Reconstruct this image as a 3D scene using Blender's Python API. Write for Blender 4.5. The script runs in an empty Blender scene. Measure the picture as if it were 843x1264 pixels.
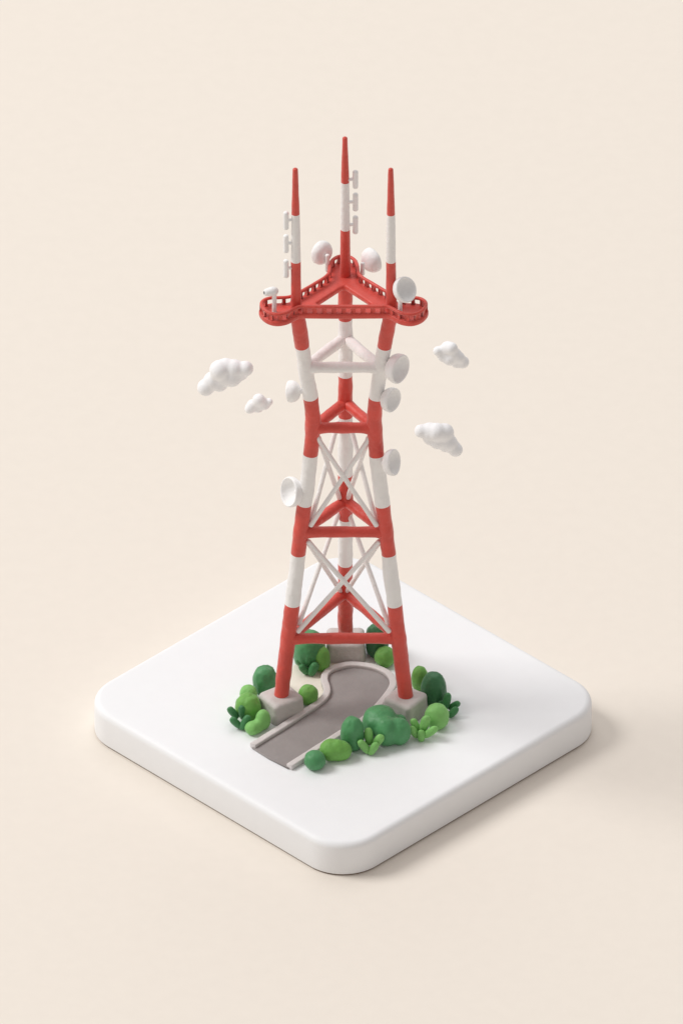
import bpy, bmesh, math, random
from mathutils import Vector, Matrix, noise
random.seed(7)
S = bpy.context.scene
COL = S.collection
R = math.radians

# ------------------------------------------------------------------ camera geometry (1 unit = 100 photo pixels at the tower)
EL = R(35.0)
SE, CE = math.sin(EL), math.cos(EL)
ZT = 0.48                                   # top of the base slab
FPX, DIST = 20000.0, 200.0
RIGHT, UP, FWD = Vector((1, 0, 0)), Vector((0, SE, CE)), Vector((0, CE, -SE))
AIM = Vector((-0.019, 0.20, ZT + 2.68))
CAM = AIM - FWD * DIST

def pt(px, py, y=None, h=None):
    """point of the real scene seen at photo pixel px,py on a plane of known depth y or known height h over the slab"""
    d = FWD * FPX + RIGHT * (px - 421.5) - UP * (py - 632.0)
    t = (y - CAM.y) / d.y if y is not None else (ZT + h - CAM.z) / d.z
    return CAM + d * t

def sy(p):
    q = p - CAM
    return 632.0 - FPX * q.dot(UP) / q.dot(FWD)

# ------------------------------------------------------------------ materials
def clay(name, rgb, rough=0.62, bump=0.25, var=0.06, fine=1.0, spec=0.3, sheen=0.0):
    m = bpy.data.materials.new(name); m.use_nodes = True
    nt = m.node_tree; N = nt.nodes; L = nt.links
    b = N['Principled BSDF']
    tc = N.new('ShaderNodeTexCoord')
    n1 = N.new('ShaderNodeTexNoise'); n1.inputs['Scale'].default_value = 5.0; n1.inputs['Detail'].default_value = 3.0
    n2 = N.new('ShaderNodeTexNoise'); n2.inputs['Scale'].default_value = 13.0; n2.inputs['Detail'].default_value = 2.0
    n3 = N.new('ShaderNodeTexNoise'); n3.inputs['Scale'].default_value = 110.0; n3.inputs['Detail'].default_value = 3.0
    for n in (n1, n2, n3): L.new(tc.outputs['Object'], n.inputs['Vector'])
    mr = N.new('ShaderNodeMapRange')
    mr.inputs['From Min'].default_value = 0.3; mr.inputs['From Max'].default_value = 0.7
    mr.inputs['To Min'].default_value = 1 - var; mr.inputs['To Max'].default_value = 1 + var
    L.new(n1.outputs['Fac'], mr.inputs['Value'])
    hs = N.new('ShaderNodeHueSaturation'); hs.inputs['Color'].default_value = (*rgb, 1)
    L.new(mr.outputs['Result'], hs.inputs['Value'])
    L.new(hs.outputs['Color'], b.inputs['Base Color'])
    mx = N.new('ShaderNodeMath'); mx.operation = 'MULTIPLY_ADD'
    mx.inputs[1].default_value = 0.06 * fine
    L.new(n3.outputs['Fac'], mx.inputs[0]); L.new(n2.outputs['Fac'], mx.inputs[2])
    bp = N.new('ShaderNodeBump'); bp.inputs['Strength'].default_value = bump; bp.inputs['Distance'].default_value = 0.03
    L.new(mx.outputs[0], bp.inputs['Height']); L.new(bp.outputs['Normal'], b.inputs['Normal'])
    rr = N.new('ShaderNodeMapRange')
    rr.inputs['To Min'].default_value = rough - 0.1; rr.inputs['To Max'].default_value = rough + 0.1
    L.new(n2.outputs['Fac'], rr.inputs['Value']); L.new(rr.outputs['Result'], b.inputs['Roughness'])
    b.inputs['Specular IOR Level'].default_value = spec
    b.inputs['Sheen Weight'].default_value = sheen; b.inputs['Sheen Roughness'].default_value = 0.45
    return m

M = {
    'red':    clay('red clay', (0.665, 0.063, 0.041), 0.5, 0.45, 0.08, 1.0, 0.6, 0.35),
    'white':  clay('white clay', (0.89, 0.88, 0.87), 0.6, 0.45, 0.02),
    'pale':   clay('pale clay', (0.93, 0.93, 0.93), 0.6, 0.35, 0.015),
    'cloud':  clay('cloud clay', (0.95, 0.955, 0.97), 0.65, 0.2, 0.01),
    'slab':   clay('base slab white', (0.90, 0.913, 0.93), 0.5, 0.03, 0.006, 0.6),
    'floor':  clay('cream backdrop', (0.852, 0.79, 0.712), 0.8, 0.03, 0.008, 0.6, 0.1),
    'block':  clay('warm grey clay', (0.60, 0.56, 0.538), 0.7, 0.4, 0.05),
    'kerb':   clay('pale grey clay', (0.69, 0.65, 0.638), 0.65, 0.3, 0.04),
    'road':   clay('road grey clay', (0.318, 0.29, 0.283), 0.6, 0.2, 0.05),
    'sand':   clay('sand clay', (0.86, 0.815, 0.72), 0.75, 0.2, 0.015),
    'dark':   clay('dark green clay', (0.040, 0.170, 0.066), 0.5, 0.5, 0.14, 1.0, 0.45, 0.15),
    'mid':    clay('mid green clay', (0.075, 0.290, 0.108), 0.5, 0.5, 0.14, 1.0, 0.45, 0.15),
    'light':  clay('light green clay', (0.170, 0.430, 0.085), 0.55, 0.5, 0.12, 1.0, 0.35, 0.15),
    'leaf':   clay('leaf green clay', (0.225, 0.53, 0.145), 0.55, 0.4, 0.10, 1.0, 0.35, 0.15),
    'fern':   clay('fern green clay', (0.050, 0.220, 0.072), 0.5, 0.4, 0.10, 1.0, 0.45, 0.12),
    'contact_shade':   clay('brown contact shade', (0.20, 0.14, 0.10), 0.9, 0.1, 0.05, 1.0, 0.1),  # brown stands in for the shade where the slab meets the ground
    'lens':   clay('grey lens clay', (0.16, 0.155, 0.16), 0.4, 0.1, 0.03),
}

# ------------------------------------------------------------------ object helpers
WORLD = {}
def link(name, me, mat, parent=None, loc=(0, 0, 0)):
    """mesh given in world coordinates -> one object, under parent or with its origin at loc"""
    loc = Vector(loc)
    off = WORLD[parent.name] if parent else loc
    me.transform(Matrix.Translation(-off))
    o = bpy.data.objects.new(name, me); COL.objects.link(o)
    if parent: o.parent = parent
    else: o.location = loc
    WORLD[o.name] = off.copy()
    if not isinstance(mat, (list, tuple)): mat = [mat]
    if not me.materials:
        for m in mat: me.materials.append(M[m])
    me.shade_smooth()
    return o

def mesh_from(bm, name='mesh'):
    bmesh.ops.recalc_face_normals(bm, faces=bm.faces)
    me = bpy.data.meshes.new(name); bm.to_mesh(me); bm.free()
    return me

def empty(name, loc):
    o = bpy.data.objects.new(name, None); COL.objects.link(o); o.location = loc
    o.empty_display_size = 0.1
    WORLD[o.name] = Vector(loc)
    return o

def tag(o, label=None, cat=None, group=None, kind=None):
    if label: o['label'] = label
    if cat: o['category'] = cat
    if group: o['group'] = group
    if kind: o['kind'] = kind
    return o

def frame(d):
    d = d.normalized()
    a = Vector((0, 1, 0)) if abs(d.y) < 0.9 else Vector((1, 0, 0))
    u = a.cross(d).normalized(); v = d.cross(u).normalized()
    return u, v

def tube(bm, pts, rads, seg=28, cap0='round', cap1='round', wob=0.0, seed=0.0, mats=None):
    """swept round tube, rounded ends, hand-made wobble"""
    pts = [Vector(p) for p in pts]
    P, Rr, Mi = [], [], []
    mats = mats or [0] * len(pts)
    d0 = (pts[1] - pts[0]).normalized(); d1 = (pts[-1] - pts[-2]).normalized()
    def capring(p, d, r, mi, rev):
        out = []
        for k in range(1, 7):
            a = k / 7 * math.pi / 2
            out.append((p + d * (r * 0.75 * math.cos(a)) if not rev else p + d * (r * 0.75 * math.cos(math.pi / 2 - a)),
                        r * (math.sin(a) if not rev else math.sin(math.pi / 2 - a)), mi))
        return out
    seq = []
    if cap0 == 'round': seq += capring(pts[0], -d0, rads[0], mats[0], False)
    seq += [(p, r, mi) for p, r, mi in zip(pts, rads, mats)]
    if cap1 == 'round': seq += capring(pts[-1], d1, rads[-1], mats[-1], True)
    rings = []
    n = len(seq)
    dirs = []
    for i in range(n):
        a = seq[max(0, i - 1)][0]; b = seq[min(n - 1, i + 1)][0]
        dirs.append((b - a).normalized())
    u, v = frame(dirs[0])
    for i, (p, r, mi) in enumerate(seq):
        d = dirs[i]
        u = (u - d * u.dot(d)).normalized(); v = d.cross(u)
        ring = []
        for k in range(seg):
            a = 2 * math.pi * k / seg
            e = u * math.cos(a) + v * math.sin(a)
            q = p + e * r
            if wob:
                s = noise.noise(q * 4.0 + Vector((seed, seed * 1.7, 0))) + 0.5 * noise.noise(q * 11.0 + Vector((0, seed, seed)))
                q += e * s * wob
            ring.append(bm.verts.new(q))
        rings.append(ring)
    for i in range(n - 1):
        for k in range(seg):
            f = bm.faces.new((rings[i][k], rings[i][(k + 1) % seg], rings[i + 1][(k + 1) % seg], rings[i + 1][k]))
            f.material_index = seq[i][2]
    f = bm.faces.new(list(reversed(rings[0]))); f.material_index = seq[0][2]
    f = bm.faces.new(rings[-1]); f.material_index = seq[-1][2]

def lathe(bm, prof, c, axis, seg=48, wob=0.0, seed=0):
    """profile of (distance along axis, radius)"""
    axis = axis.normalized(); u, v = frame(axis)
    rings = []
    for (t, r) in prof:
        p = c + axis * t
        if r < 1e-5:
            rings.append([bm.verts.new(p)]); continue
        ring = []
        for k in range(seg):
            a = 2 * math.pi * k / seg
            e = u * math.cos(a) + v * math.sin(a)
            q = p + e * r
            if wob: q += e * wob * noise.noise(q * 7 + Vector((seed, 0, seed)))
            ring.append(bm.verts.new(q))
        rings.append(ring)
    for A, B in zip(rings, rings[1:]):
        for k in range(seg):
            k2 = (k + 1) % seg
            if len(A) == 1: bm.faces.new((A[0], B[k], B[k2]))
            elif len(B) == 1: bm.faces.new((A[k], A[k2], B[0]))
            else: bm.faces.new((A[k], A[k2], B[k2], B[k]))

def ellipsoid(bm, c, rx, ry, rz, rot=None, lump=0.0, seed=0.0, seg=40, floor=None, egg=0.0, freq=2.2, blunt=2.0):
    vs = bmesh.ops.create_uvsphere(bm, u_segments=seg, v_segments=seg * 2 // 3, radius=1.0)['verts']
    rot = rot or Matrix.Identity(3)
    for v in vs:
        n = v.co.copy()
        s = 1.0 + lump * (noise.noise(n * freq + Vector((seed, seed * 2.3, -seed))) + 0.35 * noise.noise(n * freq * 2.4 + Vector((seed, 3, seed))))
        k = 1.0 - egg * n.z
        rr = math.hypot(n.x, n.y)
        if blunt != 2.0 and rr > 1e-6: k *= (1 - abs(n.z) ** blunt) ** (1 / blunt) / rr
        q = Vector((n.x * rx * k, n.y * ry * k, n.z * rz)) * s
        q = rot @ q + c
        if floor is not None and q.z < floor: q.z = floor - 0.004
        v.co = q

def catmull(P, n=6, closed=False):
    P = [Vector(p) for p in P]; out = []; N = len(P)
    rng = range(N) if closed else range(N - 1)
    for i in rng:
        if closed: a, b, c, d = P[(i - 1) % N], P[i], P[(i + 1) % N], P[(i + 2) % N]
        else: a, b, c, d = P[max(i - 1, 0)], P[i], P[i + 1], P[min(i + 2, N - 1)]
        for k in range(n):
            t = k / n
            out.append(0.5 * ((2 * b) + (c - a) * t + (2 * a - 5 * b + 4 * c - d) * t * t + (3 * b - a - 3 * c + d) * t ** 3))
    if not closed: out.append(P[-1])
    return out

def resample(P, step, closed=False):
    Q = P + [P[0]] if closed else P
    L = [0]
    for a, b in zip(Q, Q[1:]): L.append(L[-1] + (b - a).length)
    n = max(2, round(L[-1] / step)); out = []; j = 0
    for k in range(n if closed else n + 1):
        s = L[-1] * k / n
        while j < len(L) - 2 and L[j + 1] < s: j += 1
        t = (s - L[j]) / max(1e-9, L[j + 1] - L[j])
        out.append(Q[j].lerp(Q[j + 1], t))
    return out

def baked(o):
    """evaluate modifiers / curve to a plain mesh and drop the source"""
    dg = bpy.context.evaluated_depsgraph_get()
    me = bpy.data.meshes.new_from_object(o.evaluated_get(dg))
    me.transform(o.matrix_world)
    d = o.data; bpy.data.objects.remove(o)
    return me

def plate(loops, z0, z1, bev, res=4):
    """flat plate with rounded edges from closed plan outlines (first outer, rest holes)"""
    cu = bpy.data.curves.new('outline', 'CURVE'); cu.dimensions = '2D'; cu.fill_mode = 'BOTH'
    for lp in loops:
        sp = cu.splines.new('POLY'); sp.points.add(len(lp) - 1); sp.use_cyclic_u = True
        for i, p in enumerate(lp): sp.points[i].co = (p.x, p.y, 0, 1)
    cu.extrude = (z1 - z0) / 2 - bev; cu.bevel_depth = bev; cu.bevel_resolution = res; cu.offset = -bev
    o = bpy.data.objects.new('outline', cu); COL.objects.link(o)
    o.location.z = (z0 + z1) / 2
    bpy.context.view_layer.update()
    me = baked(o)
    me.materials.clear()
    bm = bmesh.new(); bm.from_mesh(me); bmesh.ops.remove_doubles(bm, verts=bm.verts, dist=1e-5); bpy.data.meshes.remove(me)
    return mesh_from(bm)

def blend(bm, voxel, it=6):
    """merge overlapping lumps into one smooth clay mass"""
    me = mesh_from(bm)
    o = bpy.data.objects.new('lump', me); COL.objects.link(o)
    m = o.modifiers.new('r', 'REMESH'); m.mode = 'VOXEL'; m.voxel_size = voxel
    s = o.modifiers.new('s', 'SMOOTH'); s.factor = 0.5; s.iterations = it
    bpy.context.view_layer.update()
    r = baked(o); r.materials.clear()
    return r

def auto_sharp(o, deg=40):
    o.data.set_sharp_from_angle(angle=R(deg))

# ------------------------------------------------------------------ setting: backdrop and base slab
bm = bmesh.new(); bmesh.ops.create_grid(bm, x_segments=4, y_segments=4, size=60)
fl = link('ground', mesh_from(bm), 'floor'); fl.location = (0, 0, 0); tag(fl, kind='structure')

def rsq(half, r, n=14):
    out = []
    for q in range(4):
        a0 = q * math.pi / 2
        cx, cy = [(1, 1), (-1, 1), (-1, -1), (1, -1)][q]
        for k in range(n + 1):
            a = a0 + k / n * math.pi / 2
            out.append(Vector((cx * (half - r) + r * math.cos(a), cy * (half - r) + r * math.sin(a), 0)))
    return out
HALF, RC = 2.35, 0.57
bm = bmesh.new(); rings = []
rot45 = Matrix.Rotation(R(45), 3, 'Z')
seq = [(0.03, 0.020)] + [(0.014 * (1 - math.sin(a)), 0.020 + 0.014 * (1 - math.cos(a))) for a in [R(x) for x in (0, 20, 45, 70, 90)]]
for k in range(0, 11):
    a = k / 10 * math.pi / 2
    seq.append((0.085 * (1 - math.cos(a)), ZT - 0.085 + 0.085 * math.sin(a)))
for ins in (0.2, 0.45): seq.append((ins, ZT))
for ins, z in seq:
    rings.append([bm.verts.new(rot45 @ p + Vector((0, 0, z))) for p in rsq(HALF - ins, RC - ins)])
for A, B in zip(rings, rings[1:]):
    n = len(A)
    for k in range(n): bm.faces.new((A[k], A[(k + 1) % n], B[(k + 1) % n], B[k]))
bm.faces.new(rings[-1]); bm.faces.new(list(reversed(rings[0])))
slab = link('base_slab', mesh_from(bm), 'slab')
tag(slab, 'thick white square base slab with rounded corners under the whole tower scene', 'base')

bm = bmesh.new()  # added dark sheet: contact shadow under the slab edge, put in as colour
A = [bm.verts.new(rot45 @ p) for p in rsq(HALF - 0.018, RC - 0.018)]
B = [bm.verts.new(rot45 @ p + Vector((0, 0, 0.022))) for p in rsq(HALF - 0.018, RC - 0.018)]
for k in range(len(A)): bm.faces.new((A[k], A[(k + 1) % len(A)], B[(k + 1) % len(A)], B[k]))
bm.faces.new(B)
link('contact_shadow_sheet', mesh_from(bm), 'contact_shade', slab)

# ------------------------------------------------------------------ road, kerb, sand
HK = 0.05
kp = [(312, 920), (331, 908), (351, 895.6), (370, 883), (387, 872), (398.5, 863), (403.5, 855), (403, 847.5), (400.5, 840), (401.5, 832.5), (407, 827), (417, 823),
      (433, 820), (451, 821.3), (468, 825.5), (480, 832.5), (485, 841), (483.5, 849.5), (477, 859), (466, 872), (450, 887), (421, 905), (388, 926), (357, 945.5)]
kerb_path = resample(catmull([pt(x, y, h=HK) for x, y in kp], 6), 0.035)
kerb_path = [Vector((p.x, p.y, ZT)) for p in kerb_path]
def sweep(path, prof, wob=0.004):
    bm = bmesh.new(); rings = []
    for i, p in enumerate(path):
        d = path[min(i + 1, len(path) - 1)] - path[max(i - 1, 0)]; d.z = 0; d.normalize()
        nrm = Vector((-d.y, d.x, 0))
        w = wob * noise.noise(p * 5)
        rings.append([bm.verts.new(p + nrm * (a * (1 + w * 8)) + Vector((0, 0, b + w))) for a, b in prof])
    n = len(prof)
    for A, B in zip(rings, rings[1:]):
        for k in range(n): bm.faces.new((A[k], A[(k + 1) % n], B[(k + 1) % n], B[k]))
    for r in (rings[0], rings[-1]):
        bm.faces.new(r)
    ends = [f for f in bm.faces if len(f.verts) == n]
    ee = [e for f in ends for e in f.edges]
    bmesh.ops.bevel(bm, geom=list(set(ee)), offset=0.012, segments=3, affect='EDGES', profile=0.5)
    return mesh_from(bm)
prof = [(-0.045, -0.003)]
for k in range(6):
    a = math.pi - k / 5 * math.pi / 2
    prof.append((-0.029 + 0.016 * math.cos(a), 0.056 + 0.016 * math.sin(a)))
for k in range(6):
    a = math.pi / 2 - k / 5 * math.pi / 2
    prof.append((0.029 + 0.016 * math.cos(a), 0.056 + 0.016 * math.sin(a)))
prof.append((0.045, -0.003))
kerb = link('kerb', sweep(kerb_path, prof), 'kerb'); tag(kerb, kind='structure')
rp = [p.copy() for p in kerb_path]
front = (rp[-1] - rp[0]); fd = Vector((front.y, -front.x, 0)).normalized()
if fd.y > 0: fd = -fd
lip = [rp[-1] + fd * 0.012, rp[0].lerp(rp[-1], 0.5) + fd * 0.03, rp[0] + fd * 0.012]
road = link('road', plate([rp + lip], ZT - 0.004, ZT + 0.026, 0.011), 'road'); tag(road, kind='structure')
sp = [(352, 838), (362, 822), (385, 812), (402, 812), (418, 820), (412, 832), (408, 846), (401, 856), (388, 868), (368, 862)]
sand_loop = catmull([pt(x, y, h=0) for x, y in sp], 6, True)
sand = link('sand_patch', plate([sand_loop], ZT - 0.002, ZT + 0.005, 0.003, 2), 'sand'); tag(sand, kind='structure')

# ------------------------------------------------------------------ concrete footings
HB = 0.285
def footing(c, rz, sx, sy_, label):
    bm = bmesh.new()
    bmesh.ops.create_cube(bm, size=1)
    bmesh.ops.bevel(bm, geom=bm.edges[:], offset=0.155, segments=8, affect='EDGES', profile=0.5)
    bmesh.ops.subdivide_edges(bm, edges=[e for e in bm.edges if e.calc_length() > 0.3], cuts=5, use_grid_fill=True)
    rot = Matrix.Rotation(rz, 3, 'Z')
    for v in bm.verts:
        n = v.co.copy()
        tp = 1.0 - 0.05 * (n.z + 0.5)
        q = rot @ Vector((n.x * sx * tp, n.y * sy_ * tp, 0)) + Vector((c.x, c.y, 0))
        q.z = ZT + (n.z + 0.5) * (HB + 0.06) - 0.06
        q += Vector((noise.noise(q * 5), noise.noise(q * 5 + Vector((9, 0, 0))), 0.5 * noise.noise(q * 6 + Vector((0, 9, 0))))) * 0.012
        if q.z < ZT: q.z = ZT - 0.003
        v.co = q
    o = link('concrete_footing', mesh_from(bm), 'block', loc=(c.x, c.y, ZT))
    return tag(o, label, 'footing', 'concrete footings under the tower legs')
FL, FR, FB = pt(347, 857, h=HB), pt(500.5, 858, h=HB), pt(426.5, 784, h=HB)
footing(FL, R(36), 0.47, 0.42, 'rounded grey footing block under the left front leg, beside the open end of the kerb')
footing(FR, R(-35), 0.43, 0.45, 'rounded grey footing block under the right front leg, behind the big lobed bush')
footing(FB, 0, 0.50, 0.42, 'rounded grey footing block under the rear leg, at the closed end of the road')

# ------------------------------------------------------------------ the tower
CY = 0.18
tower = empty('radio_tower', (0.005, CY, ZT))
tag(tower, 'tall red and white striped three legged radio tower with dishes on a white base', 'radio tower')
LEV = [  # front beam y, left x, right x, back joint y
    (788.0, 355.8, 492.0, 731.0), (656.5, 371.5, 476.3, 618.0), (528.0, 386.2, 462.3, 496.5), (453.5, 376.7, 470.0, 416.5)]
Lf, Rt, Bk = [], [], []
for (fy, lx, rx, by) in LEV:
    W = (rx - lx) / 100
    yf = CY - 0.2887 * W
    a = pt(lx, fy, y=yf); b = pt(rx, fy, y=yf)
    c = pt(426.3, by, h=a.z - ZT)
    Lf.append(a); Rt.append(b); Bk.append(c)
YM = CY - 0.2887 * 1.17
DK = pt(365.6, 380.0, y=YM).z - ZT          # deck top height
pl_l, pl_r = pt(368.6, 398, y=CY - 0.2887 * 1.12), pt(480.0, 398, y=CY - 0.2887 * 1.12)
ml, mr_, mb = pt(365.6, 380, h=DK), pt(482.7, 380, h=DK), pt(426.2, 339.5, h=DK)
print('levels h', [round(p.z - ZT, 3) for p in Lf], 'deck', round(DK, 3), 'back y', [round(p.y, 3) for p in Bk], 'mast back y', round(mb.y, 3), 'foot', FB)

def leg_path(nodes):
    P = resample(catmull(nodes, 8), 0.03)
    # soften nothing else: catmull already rounds the kinks
    return P
def stripes(P, bounds):
    """split a path where its projection passes the boundary rows; returns points and material index per point"""
    out, mi = [], []
    ys = [sy(p) for p in P]
    cur = 0
    bl = sorted(bounds, key=lambda b: -b)    # going up the path the row gets smaller
    k = 0
    for i in range(len(P)):
        if i and k < len(bl) and ys[i] <= bl[k] <= ys[i - 1]:
            t = (ys[i - 1] - bl[k]) / (ys[i - 1] - ys[i])
            q = P[i - 1].lerp(P[i], t)
            out.append(q); cur = 1 - cur; mi.append(cur); k += 1
        out.append(P[i]); mi.append(cur)
    return out, mi
def leg(nodes, bounds, r0, r1, seed):
    P, mi = stripes(leg_path(nodes), bounds)
    n = len(P); rads = [r0 + (r1 - r0) * i / (n - 1) for i in range(n)]
    # flare a touch at the joints
    for i, p in enumerate(P):
        for L3 in (Lf + Rt + Bk):
            if (L3 - p).length < 0.11: rads[i] += 0.004 * (1 - (L3 - p).length / 0.11)
    bm = bmesh.new(); tube(bm, P, rads, 40, 'flat', 'flat', 0.009, seed, mi)
    return link('leg', mesh_from(bm), ['red', 'white'], tower)
def up_to_deck(a, b): # continue a leg into the deck plate
    return a.lerp(b, 0.75)
dl = Vector((ml.x, ml.y, ZT + DK - 0.02)); dr = Vector((mr_.x, mr_.y, ZT + DK - 0.02)); db = Vector((mb.x, mb.y, ZT + DK - 0.02))
SAG = 4.0
leg([FL + Vector((0, 0, -0.03)), Lf[0], Lf[1], Lf[2], Lf[3], pl_l, dl], [b - SAG for b in (431, 494, 564.5, 626, 687, 749.5)], 0.095, 0.090, 1.1)
leg([FR + Vector((0, 0, -0.03)), Rt[0], Rt[1], Rt[2], Rt[3], pl_r, dr], [b - SAG for b in (431.5, 494, 565.3, 627, 687.5, 750)], 0.095, 0.090, 4.7)
leg([FB + Vector((0, 0, -0.03)), Bk[0], Bk[1], Bk[2], Bk[3], db], [b - SAG for b in (397, 467, 517, 589, 642.5, 699)], 0.094, 0.088, 8.3)

def mast(base, tx, ty, b1, b2, seed):
    tip = pt(tx, ty + 3, y=base.y)
    n = 60; P = [base.lerp(tip, i / n) for i in range(n + 1)]
    P, mi = stripes(P, [b1 - 2.5, b2 - 3])
    rads = []
    for p in P:
        t = (p.z - base.z) / (tip.z - base.z)
        t2 = (sy(base) - b1) / (sy(base) - ty)
        r = 0.066 - (0.066 - 0.053) * min(1, t / t2) if t < t2 else 0.053 - (0.053 - 0.032) * (t - t2) / (1 - t2)
        rads.append(r)
    bm = bmesh.new(); tube(bm, P, rads, 32, 'flat', 'round', 0.003, seed, mi)
    return link('antenna_mast', mesh_from(bm), ['red', 'white'], tower)
mast(ml - Vector((0, 0, 0.02)), 364.6, 206.5, 266.4, 325, 2.0)
mast(mr_ - Vector((0, 0, 0.02)), 482.2, 206.5, 266.8, 325.4, 5.0)
mast(mb - Vector((0, 0, 0.02)), 425.8, 168, 227, 285.6, 9.0)

# horizontal beams: three at each of four levels
def beam(a, b, r, mat, seed, cap='flat'):
    n = 24; P = [a.lerp(b, i / n) for i in range(n + 1)]
    Ln = (b - a).length
    rads = []
    for i in range(n + 1):
        s = (i if cap == 'round' else min(i, n - i)) / n * Ln
        rads.append(r * (1 + 0.16 * math.exp(-max(0, s - 0.09) / 0.035)))
    bm = bmesh.new(); tube(bm, P, rads, 28, 'flat', cap, 0.008, seed)
    return link('crossbeam', mesh_from(bm), mat, tower)
for i in range(4):
    mat = 'white' if i == 3 else 'red'
    beam(Lf[i], Rt[i], 0.070, mat, i * 3.1)
    for A in (Lf[i], Rt[i]):
        d = (Bk[i] - A).normalized()
        beam(A, Bk[i] - d * 0.075, 0.070, mat, i * 2.3 + A.x * 5, 'round')
# thin crossed braces on the three faces of two bays
def brace(a, b, seed):
    n = 20; P = [a.lerp(b, i / n) for i in range(n + 1)]
    bm = bmesh.new(); tube(bm, P, [0.030 + 0.004 * abs(2 * i / n - 1) ** 6 for i in range(n + 1)], 18, 'round', 'round', 0.0025, seed)
    return link('brace', mesh_from(bm), 'white', tower)
def at_row(P, row): return min(P, key=lambda p: abs(sy(p) - row))
NL = resample(catmull([FL, *Lf], 8), 0.01); NR = resample(catmull([FR, *Rt], 8), 0.01); NB = resample(catmull([FB, *Bk], 8), 0.01)
XC = 424.1
def bend(px, py, P, dy):
    return pt(px, py, y=at_row(P, py).y + dy)
for k, (ft, fb, sa, sb) in enumerate([
    (((381, 669), (480, 779)), None, ((379.5, 668), (420.3, 729.5)), ((369, 770), (417.5, 634))),
    (((391.5, 540), (464.5, 648)), None, ((393.5, 541), (418.8, 614)), ((384, 644), (417, 521)))]):
    for m in (0, 1):
        f = (lambda x: x) if m == 0 else (lambda x: 2 * XC - x)
        A, B = (NL, NR) if m == 0 else (NR, NL)
        off = -0.035 if m == 0 else -0.015
        brace(bend(f(ft[0][0]), ft[0][1], A, off), bend(f(ft[1][0]), ft[1][1], B, off), k * 5 + m)
        brace(bend(f(sa[0][0]), sa[0][1], A, 0.03), bend(f(sa[1][0]), sa[1][1], NB, -0.06), k * 5 + m + 20)
        brace(bend(f(sb[0][0]), sb[0][1], A, 0.05), bend(f(sb[1][0]), sb[1][1], NB, -0.04), k * 5 + m + 40)

# platform: plate with a triangular hole, bulging round at the corners
RH = 0.088
half = [(424.2, 378.9), (400, 378.8), (380, 378.6), (372, 378.4), (366, 380), (360, 383.2), (351.5, 386.9), (341, 388.2), (331.4, 385.6), (325, 380.6), (322.8, 375.2), (325.7, 370.7), (333, 368),
        (345.6, 367.4), (357, 366.5), (368, 362), (378, 356.3), (391, 348.7), (401, 342.5), (406, 337), (407.3, 328), (410.3, 321.5), (416.5, 317.2), (424.2, 315.9)]
lp = [pt(x, y, h=DK + RH) for x, y in half]
X0 = lp[0].x
mirror = [Vector((2 * X0 - p.x, p.y, p.z)) for p in lp[1:-1]][::-1]
rail = resample(catmull(lp + mirror, 6, True), 0.03, True)
outer = [Vector((p.x, p.y, 0)) for p in rail]
hp = [(424.5, 351.8), (389, 374.8), (460, 374.8)]
hc = [pt(x, y, h=DK) for x, y in hp]
def rounded(poly, r):
    out = []
    for i, p in enumerate(poly):
        a = (poly[i - 1] - p).normalized(); b = (poly[(i + 1) % len(poly)] - p).normalized()
        for k in range(7):
            t = k / 6
            out.append(Vector((*( (p + a * r) * (1 - t) ** 2 + p * (2 * t * (1 - t)) + (p + b * r) * t * t).xy, 0)))
    return out
hole = rounded(hc, 0.05)
# push the plate edge out a little so that the rim carries the rail
cen = Vector((X0, sum(p.y for p in outer) / len(outer), 0))
def offset(loop, d):
    out = []
    n = len(loop)
    for i in range(n):
        t = (loop[(i + 1) % n] - loop[i - 1]).normalized(); nn = Vector((t.y, -t.x, 0))
        out.append(loop[i] + nn * d)
    return out
area = sum(outer[i].x * outer[(i + 1) % len(outer)].y - outer[(i + 1) % len(outer)].x * outer[i].y for i in range(len(outer)))
sg = 1 if area > 0 else -1
plat = link('platform', plate([offset(outer, 0.032 * sg), hole], ZT + DK - 0.08, ZT + DK, 0.03, 5), 'red', tower)
def closed_tube(path, r, seg, squash=1.0):
    bm = bmesh.new(); n = len(path); rings = []
    for i in range(n):
        t = (path[(i + 1) % n] - path[i - 1]).normalized(); s = Vector((t.y, -t.x, 0)).normalized()
        rr = r * (1 + 0.10 * noise.noise(path[i] * 6))
        rings.append([bm.verts.new(path[i] + s * rr * math.cos(a) + Vector((0, 0, rr * squash * math.sin(a)))) for a in [2 * math.pi * k / seg for k in range(seg)]])
    for i in range(n):
        A, B = rings[i], rings[(i + 1) % n]
        for k in range(seg): bm.faces.new((A[k], A[(k + 1) % seg], B[(k + 1) % seg], B[k]))
    return mesh_from(bm)
link('handrail', closed_tube(rail, 0.022, 14, 0.95), 'red', plat)
bal = resample(rail, 0.118, True)
for i, p in enumerate(bal):
    t = (bal[(i + 1) % len(bal)] - bal[i - 1]).normalized(); s = Vector((t.y, -t.x, 0))
    bm = bmesh.new(); bmesh.ops.create_cube(bm, size=1)
    for v in bm.verts:
        c = v.co.copy()
        v.co = p + t * c.x * 0.040 + s * c.y * 0.026 + Vector((0, 0, -RH / 2 + c.z * RH))
    bmesh.ops.bevel(bm, geom=bm.edges[:], offset=0.008, segments=2, affect='EDGES')
    link('baluster', mesh_from(bm), 'red', plat)

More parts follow.
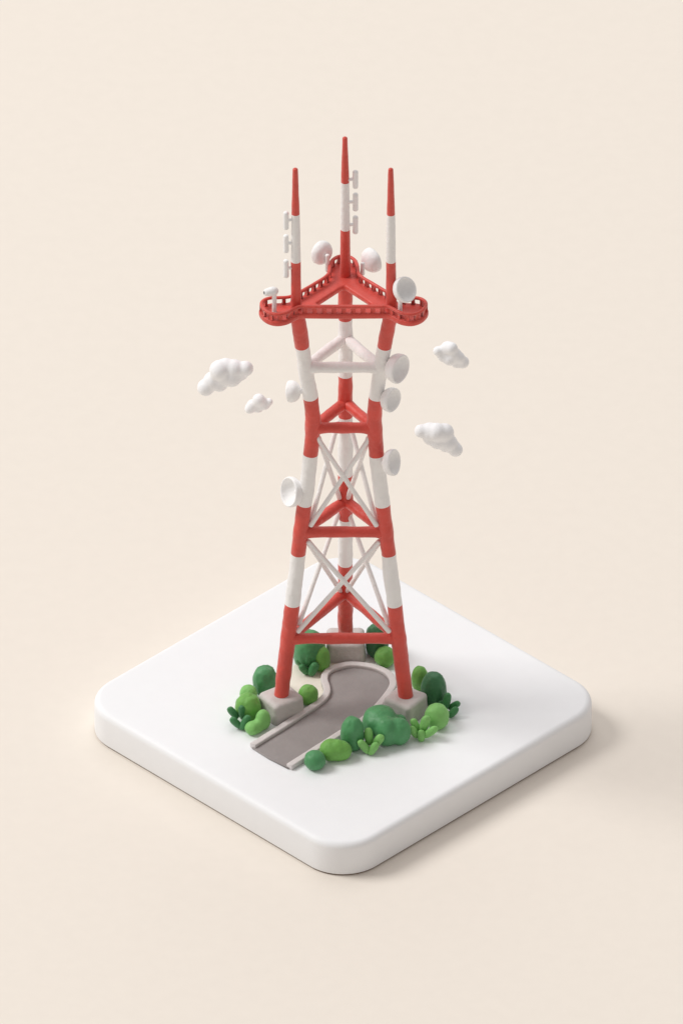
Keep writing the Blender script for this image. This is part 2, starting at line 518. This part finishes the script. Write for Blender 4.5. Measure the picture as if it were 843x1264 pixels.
# ------------------------------------------------------------------ dishes
def axis(r, u, toward):
    return (RIGHT * r + UP * u - FWD * toward).normalized()
def dish(px, py, y, rad, ax, depth=0.62, face=True, label=None, seed=0):
    """px,py: centre of the rim"""
    c = pt(px, py, y=y)
    d = depth * rad
    prof = []
    # back of the bowl, from its pole to the rim, rolled lip, then the hollow face
    for k in range(0, 11):
        a = k / 10 * math.pi / 2
        prof.append((-d * math.cos(a) ** 0.8 - 0.012, rad * math.sin(a) ** 0.85))
    lip_r = 0.022
    for k in range(1, 6):
        a = k / 6 * math.pi
        prof.append((-0.012 + 0.022 * math.sin(a), rad - lip_r * (1 - math.cos(a)) * 0.7))
    ri = rad - lip_r * 1.4
    for k in range(0, 9):
        a = k / 8 * math.pi / 2
        prof.append((-0.012 - d * 0.75 * math.sin(a) ** 1.2, ri * math.cos(a) if k < 8 else 0.0))
    prof[0] = (prof[0][0], 0.0)
    bm = bmesh.new(); lathe(bm, prof, c, ax, 48, 0.008, seed)
    o = link('satellite_dish', mesh_from(bm), 'pale', tower)
    if label: o['label'] = label
    return o, c, c - ax * d
def rod(name, pts, r, parent, mat='pale', cap0='round'):
    P = resample(pts, 0.02)
    bm = bmesh.new(); tube(bm, P, [r] * len(P), 18, cap0, 'round', 0.002, 3)
    return link(name, mesh_from(bm), mat, parent)
def leg_at(pts_nodes, row):
    P = leg_path(pts_nodes); return min(P, key=lambda p: abs(sy(p) - row))
LL = [FL, *Lf, pl_l, dl]; RR = [FR, *Rt, pl_r, dr]
def leg_dish(px, py, rad, ax, nodes, row, label, depth=0.6, dy=0.0):
    q = leg_at(nodes, row)
    o, c, back = dish(px, py, q.y + dy, rad, ax, depth, label=label, seed=px)
    rod('bracket', [q, back + ax * 0.03], 0.034, o)
leg_dish(494.2, 455.8, 0.190, axis(0.80, -0.27, 0.50), RR, 456, 'largest dish on the right leg, tipped downward', 0.85, -0.15)
leg_dish(485.2, 494.3, 0.158, axis(0.80, -0.28, 0.52), RR, 494, 'small dish on the right leg under the largest one', 0.85, -0.15)
leg_dish(486.3, 571.0, 0.168, axis(0.88, -0.03, 0.47), RR, 571, 'dish on the right leg above the middle crossbeam', 0.70, -0.15)
leg_dish(356.5, 607.5, 0.192, axis(-0.84, -0.04, 0.53), LL, 606, 'dish on the left leg with its hollow face showing', 0.72)
leg_dish(357.0, 483.0, 0.135, axis(-0.93, 0.0, -0.30), LL, 482, 'small dish on the left leg seen from the side', 0.95)
# on the platform
def post_dish(px, py, y, rad, ax, bx, by, tx, ty, label, depth, h0=DK):
    o, c, back = dish(px, py, y, rad, ax, depth, label=label, seed=px)
    b = pt(bx, by, h=h0)
    t = pt(tx, ty, y=b.y)
    rod('post', [b, t] , 0.027, o)
    return o, c, back
post_dish(501.3, 357.2, pt(494, 386, h=DK).y - 0.02, 0.163, axis(0.62, 0.10, 0.77), 493.8, 388, 493.8, 366, 'large dish on the right end of the platform, facing out', 0.80)
yA = pt(404, 334, h=DK).y
post_dish(395.0, 310.8, yA + 0.13, 0.155, axis(-0.66, 0.30, -0.60), 404.2, 334, 404.2, 315.5, 'dish at the left of the rear mast seen from behind', 0.72)
post_dish(461.0, 320.3, yA + 0.13, 0.158, axis(0.76, 0.38, -0.50), 447.6, 338, 447.6, 325.5, 'dish at the right of the rear mast seen from behind', 0.80)
# small camera-like head at the left end
b = pt(338.8, 386, h=DK); t = pt(338.8, 362, y=b.y)
hd = pt(334.5, 360, y=b.y)
ca = axis(-0.86, -0.16, 0.42)
bm = bmesh.new()
lathe(bm, [(-0.100, 0), (-0.092, 0.025), (-0.070, 0.048), (-0.035, 0.060), (0.005, 0.058), (0.045, 0.049), (0.078, 0.042), (0.090, 0.034), (0.092, 0.022), (0.080, 0.0)], hd, ca, 28, 0.004)
cam_o = link('lookout_camera', mesh_from(bm), 'pale', tower); cam_o['label'] = 'small white bullet shaped camera on the left end of the platform'
rod('post', [b, t], 0.029, cam_o)
bm = bmesh.new(); lathe(bm, [(0.070, 0), (0.092, 0.0), (0.0935, 0.010), (0.0935, 0.020), (0.088, 0.021), (0.07, 0.02)][1:5] , hd, ca, 20)
link('lens', mesh_from(bm), 'lens', cam_o)

# panel antennas on two masts
def panel(px, py, y, mx, arm):
    c = pt(px, py, y=y)
    n = 14; H = 0.108
    P = [c + Vector((0, 0, -H + 2 * H * i / n)) for i in range(n + 1)]
    bm = bmesh.new(); tube(bm, P, [0.034] * (n + 1), 20, 'round', 'round', 0.002, px)
    o = link('panel_antenna', mesh_from(bm), 'pale', tower)
    m = Vector((mx, y, c.z + 0.012 + arm))
    rod('bracket', [c + Vector((0, 0, 0.01)), m], 0.021, o)
for py in (272.3, 300.8, 331.5): panel(353.2, py, ml.y - 0.01, ml.x, 0.0)
for py in (221.5, 249.3, 277.4): panel(438.7, py, mb.y - 0.01, mb.x, -0.02)

# ------------------------------------------------------------------ bushes
BG = 'rounded clay bushes round the tower foot'
def fit(x0, x1, y0, y1, k=0.86):
    cx, cy_ = (x0 + x1) / 2, (y0 + y1) / 2
    rx = (x1 - x0) / 200; v = (y1 - y0) / 200
    rz = math.sqrt(max(v * v - (rx * SE) ** 2, (0.35 * rx) ** 2)) / CE
    return pt(cx, cy_, h=k * rz), rx, rz
def bush(boxes, mat, label, lump=0.10, egg=0.0, seed=0.0, k=0.86):
    if len(boxes) == 1:
        c, rx, rz = fit(*boxes[0], k)
        bm = bmesh.new(); ellipsoid(bm, c, rx, rx, rz, None, lump, seed, 48, ZT, egg * 0.6, 2.2, 2.35 if egg else 2.0)
        me = mesh_from(bm); base = c
    else:
        bm = bmesh.new(); base = None
        for i, bx in enumerate(boxes):
            c, rx, rz = fit(*bx[:4], bx[4] if len(bx) > 4 else k)
            base = base or c
            ellipsoid(bm, c, rx, rx, rz, None, lump, seed + i * 3.3, 40, None, egg)
        me = blend(bm, 0.014, 22)
        for v in me.vertices:
            if v.co.z < ZT: v.co.z = ZT - 0.004
    o = link('bush', me, mat, loc=(base.x, base.y, ZT))
    return tag(o, label, 'bush', BG)
bush([(312, 342, 821, 858)], 'mid', 'dark green round bush tucked behind the left footing block', 0.08, 0.06, 1.0)
bush([(295.8, 318, 845, 868)], 'leaf', 'small light green bush on the left, peeping over a larger light green ball', 0.08, 0, 2.0)
bush([(290, 322.5, 855, 890)], 'light', 'light green ball bush at the far left, behind the dark leafy sprout', 0.07, 0, 3.0)
bush([(315, 334.8, 875, 902), (301.8, 322, 889, 908), (310, 326, 888, 906)], 'leaf', 'light green two lobed bush in front of the left footing block', 0.06, 0, 4.0)
bush([(367.8, 393.2, 844.5, 870.8)], 'light', 'single mid green ball bush between the left footing block and the kerb', 0.06, 0, 5.0)
bush([(361, 402, 777, 826)], 'mid', 'large dark bush behind the lowest crossbeam, left of the rear footing', 0.07, 0.05, 6.0)
bush([(386.2, 407.8, 797.5, 829.5)], 'light', 'light green upright bush touching the left side of the rear footing', 0.05, 0.04, 7.0)
bush([(450.3, 480, 768.5, 812)], 'dark', 'dark bush half hidden by the lowest crossbeam, right of the rear footing', 0.07, 0.05, 8.0)
bush([(461.8, 489, 797.5, 824)], 'light', 'green ball bush under the lowest crossbeam, beside the right leg', 0.07, 0, 9.0)
bush([(507.5, 528.5, 822, 853)], 'light', 'light green upright bush right behind the right leg and its footing', 0.05, 0.04, 10.0)
bush([(519, 551.3, 829, 873)], 'dark', 'tall dark egg shaped bush on the right, behind the right footing block', 0.05, 0.10, 11.0)
bush([(523.6, 554.6, 867.8, 901.2)], 'leaf', 'light green ball bush at the right edge, in front of the dark egg shaped bush', 0.05, 0, 12.0)
bush([(446.5, 492, 869.5, 914), (478, 507.5, 885, 920.5), (462, 492, 884, 922), (452, 478, 884, 914), (484, 503, 881, 906)], 'mid', 'largest dark green lobed bush, in front of the right footing block', 0.06, 0, 13.0)
bush([(420.3, 449.8, 884, 927)], 'mid', 'dark green egg shaped bush between the light oval bush and the big lobed bush', 0.05, 0.10, 14.0)
bush([(394, 424, 911, 940), (404, 429, 912, 940), (411, 434.5, 914, 939)], 'light', 'light green low oval bush between the dark ball and the dark egg on the kerb', 0.07, 0, 15.0)
bush([(375.2, 402.2, 925.6, 951.2)], 'mid', 'small dark green ball bush at the front, nearest the open end of the road', 0.04, 0, 16.0)

PG = 'leafy clay sprouts among the bushes'
def sprout(leaves, mat, label, seed):
    cs = []
    for (px, py, ln, wd, ang, lift) in leaves:
        a = R(ang); hl = 1.14 * ln / 200 / math.hypot(CE * math.cos(a), math.sin(a)); w = 1.12 * wd / 200
        hz = abs(math.cos(a)) * hl + abs(math.sin(a)) * w * 0.7
        c = pt(px, py, h=hz * 0.97 + lift)
        cs.append((c, hl, w, a))
    base = sum((c[0] for c in cs), Vector()) / len(cs)
    root = empty('leafy_plant', (base.x, base.y, ZT)); tag(root, label, 'plant', PG)
    for i, (c, hl, w, a) in enumerate(cs):
        ax = Vector((math.sin(a), 0.15 * math.cos(i * 2.1), math.cos(a))).normalized()
        u, v = frame(ax)
        rot = Matrix((u, v, ax)).transposed()
        bm = bmesh.new(); ellipsoid(bm, c, w, w * 0.85, hl, rot, 0.04, seed + i, 28, ZT, -0.05, 2.2, 2.7)
        link('leaf', mesh_from(bm), mat, root)
sprout([(288, 880, 15, 8.5, -38, .05), (291.2, 892, 15, 8.5, -38, 0), (299, 879.5, 15.5, 8, -6, .06), (302.7, 891.8, 16.5, 9, 28, 0)], 'fern', 'dark green leafy sprout at the far left, in front of the light green ball', 1)
sprout([(371, 818, 11, 7.5, -40, .05), (381, 815.6, 15, 9.5, 0, .07), (375.4, 826.5, 13, 8.5, -35, 0), (386.7, 826, 14.5, 10, 25, 0)], 'fern', 'dark green leafy sprout in front of the rear left bushes, behind the kerb', 2)
sprout([(551, 865.7, 17, 9, 10, .06), (546.6, 869.6, 12, 6.5, -50, .04), (560.2, 871, 14.5, 8, 52, .03), (559, 879.2, 13.5, 8.5, 40, 0)], 'fern', 'dark green leafy sprout at the far right edge beside the light green ball', 3)
sprout([(512.5, 894.8, 14, 8.5, -25, .06), (523.7, 894, 19.5, 10.5, 14, .05), (510.8, 903.5, 14.5, 8.5, -28, 0.01), (519.8, 908.2, 11.5, 8.5, 0, 0), (531, 903.6, 18.5, 9, 46, .02)], 'leaf', 'light green five leaved sprout in front of the right footing block', 4)
sprout([(455, 909, 17, 9.8, -4, .07), (466.6, 914.3, 15.5, 10, 30, .05), (449.5, 921.8, 18.5, 9.2, -32, 0), (460.6, 924, 14.5, 9, 32, 0)], 'leaf', 'light green four leaved sprout in front of the big lobed bush', 5)

# ------------------------------------------------------------------ clouds
CG = 'small white clay clouds floating round the tower'
def cloud(balls, y, label):
    bm = bmesh.new(); cs = []
    for i, (px, py, r) in enumerate(balls):
        c = pt(px, py, y=y + 0.02 * math.sin(i * 2.4)); cs.append(c)
        ellipsoid(bm, c, r / 92, r / 92, r / 92, None, 0.0, i, 28)
    me = blend(bm, 0.010, 46)
    base = sum(cs, Vector()) / len(cs)
    o = link('cloud', me, 'cloud', loc=base)
    tag(o, label, 'cloud', CG)
cloud([(254.2, 478.3, 10), (263, 470, 11), (271.5, 457, 12), (279, 453.5, 11), (289, 455.5, 11.5), (303.3, 455, 9.2), (297, 460, 9.5), (286, 465, 12), (271, 472.5, 10.5), (278, 464, 12)], -0.35, 'largest white cloud, upper left of the tower')
cloud([(308.6, 504.3, 6.4), (312, 500, 7), (319.6, 493.5, 7.6), (322.5, 497, 7.4), (327, 499.5, 6.5), (332.6, 496, 4.8), (319, 503, 6.5)], 0.1, 'smallest white cloud, between the largest cloud and the left leg')
cloud([(540.4, 433.2, 6), (552.5, 429.5, 8.2), (557, 430, 7.5), (547.5, 438.5, 8), (560.3, 437.5, 8.5), (566.5, 441.5, 7), (571, 447, 7.6), (555, 443, 8), (563, 448.5, 6)], -1.0, 'small white cloud at the upper right, beside the two high dishes')
cloud([(519.6, 532, 8), (530, 533, 11), (539, 533.5, 11), (548.5, 534, 11), (540, 544, 10), (554.5, 546.5, 9.5), (559, 551, 8.2), (562.2, 555.2, 8.4), (531, 540, 9), (550, 550, 8)], -1.1, 'white cloud at the lower right, level with the upper cross braces')

# ------------------------------------------------------------------ light
w = bpy.data.worlds.new('World'); S.world = w; w.use_nodes = True
bg = w.node_tree.nodes['Background']; bg.inputs[0].default_value = (1.0, 0.94, 0.912, 1); bg.inputs[1].default_value = 0.41
def lamp(name, d, dist, size, irr, col):
    la = bpy.data.lights.new(name, 'AREA'); la.shape = 'DISK'; la.size = size; la.color = col
    la.energy = irr * math.pi * dist * dist
    o = bpy.data.objects.new(name, la); COL.objects.link(o)
    d = Vector(d).normalized()
    o.location = d * dist; o.rotation_euler = d.to_track_quat('Z', 'Y').to_euler()
    return o
lamp('key_lamp', (-math.cos(R(47)), 0.12, math.sin(R(47))), 260, 110, 1.95, (1.0, 0.985, 0.965))
lamp('top_lamp', (0.0, 0.62, 1.0), 260, 230, 0.90, (0.985, 0.99, 1.0))

# ------------------------------------------------------------------ camera and output
cd = bpy.data.cameras.new('Camera'); co = bpy.data.objects.new('Camera', cd); COL.objects.link(co)
cd.sensor_fit = 'VERTICAL'; cd.sensor_height = 24.0; cd.lens = 24.0 * FPX / 1264.0
cd.clip_start = 1.0; cd.clip_end = 1000.0
co.location = CAM; co.rotation_euler = (math.pi / 2 - EL, 0, 0)
S.camera = co
S.render.engine = 'CYCLES'
S.view_settings.view_transform = 'Standard'; S.view_settings.look = 'None'
S.view_settings.exposure = 0.0; S.view_settings.gamma = 1.0
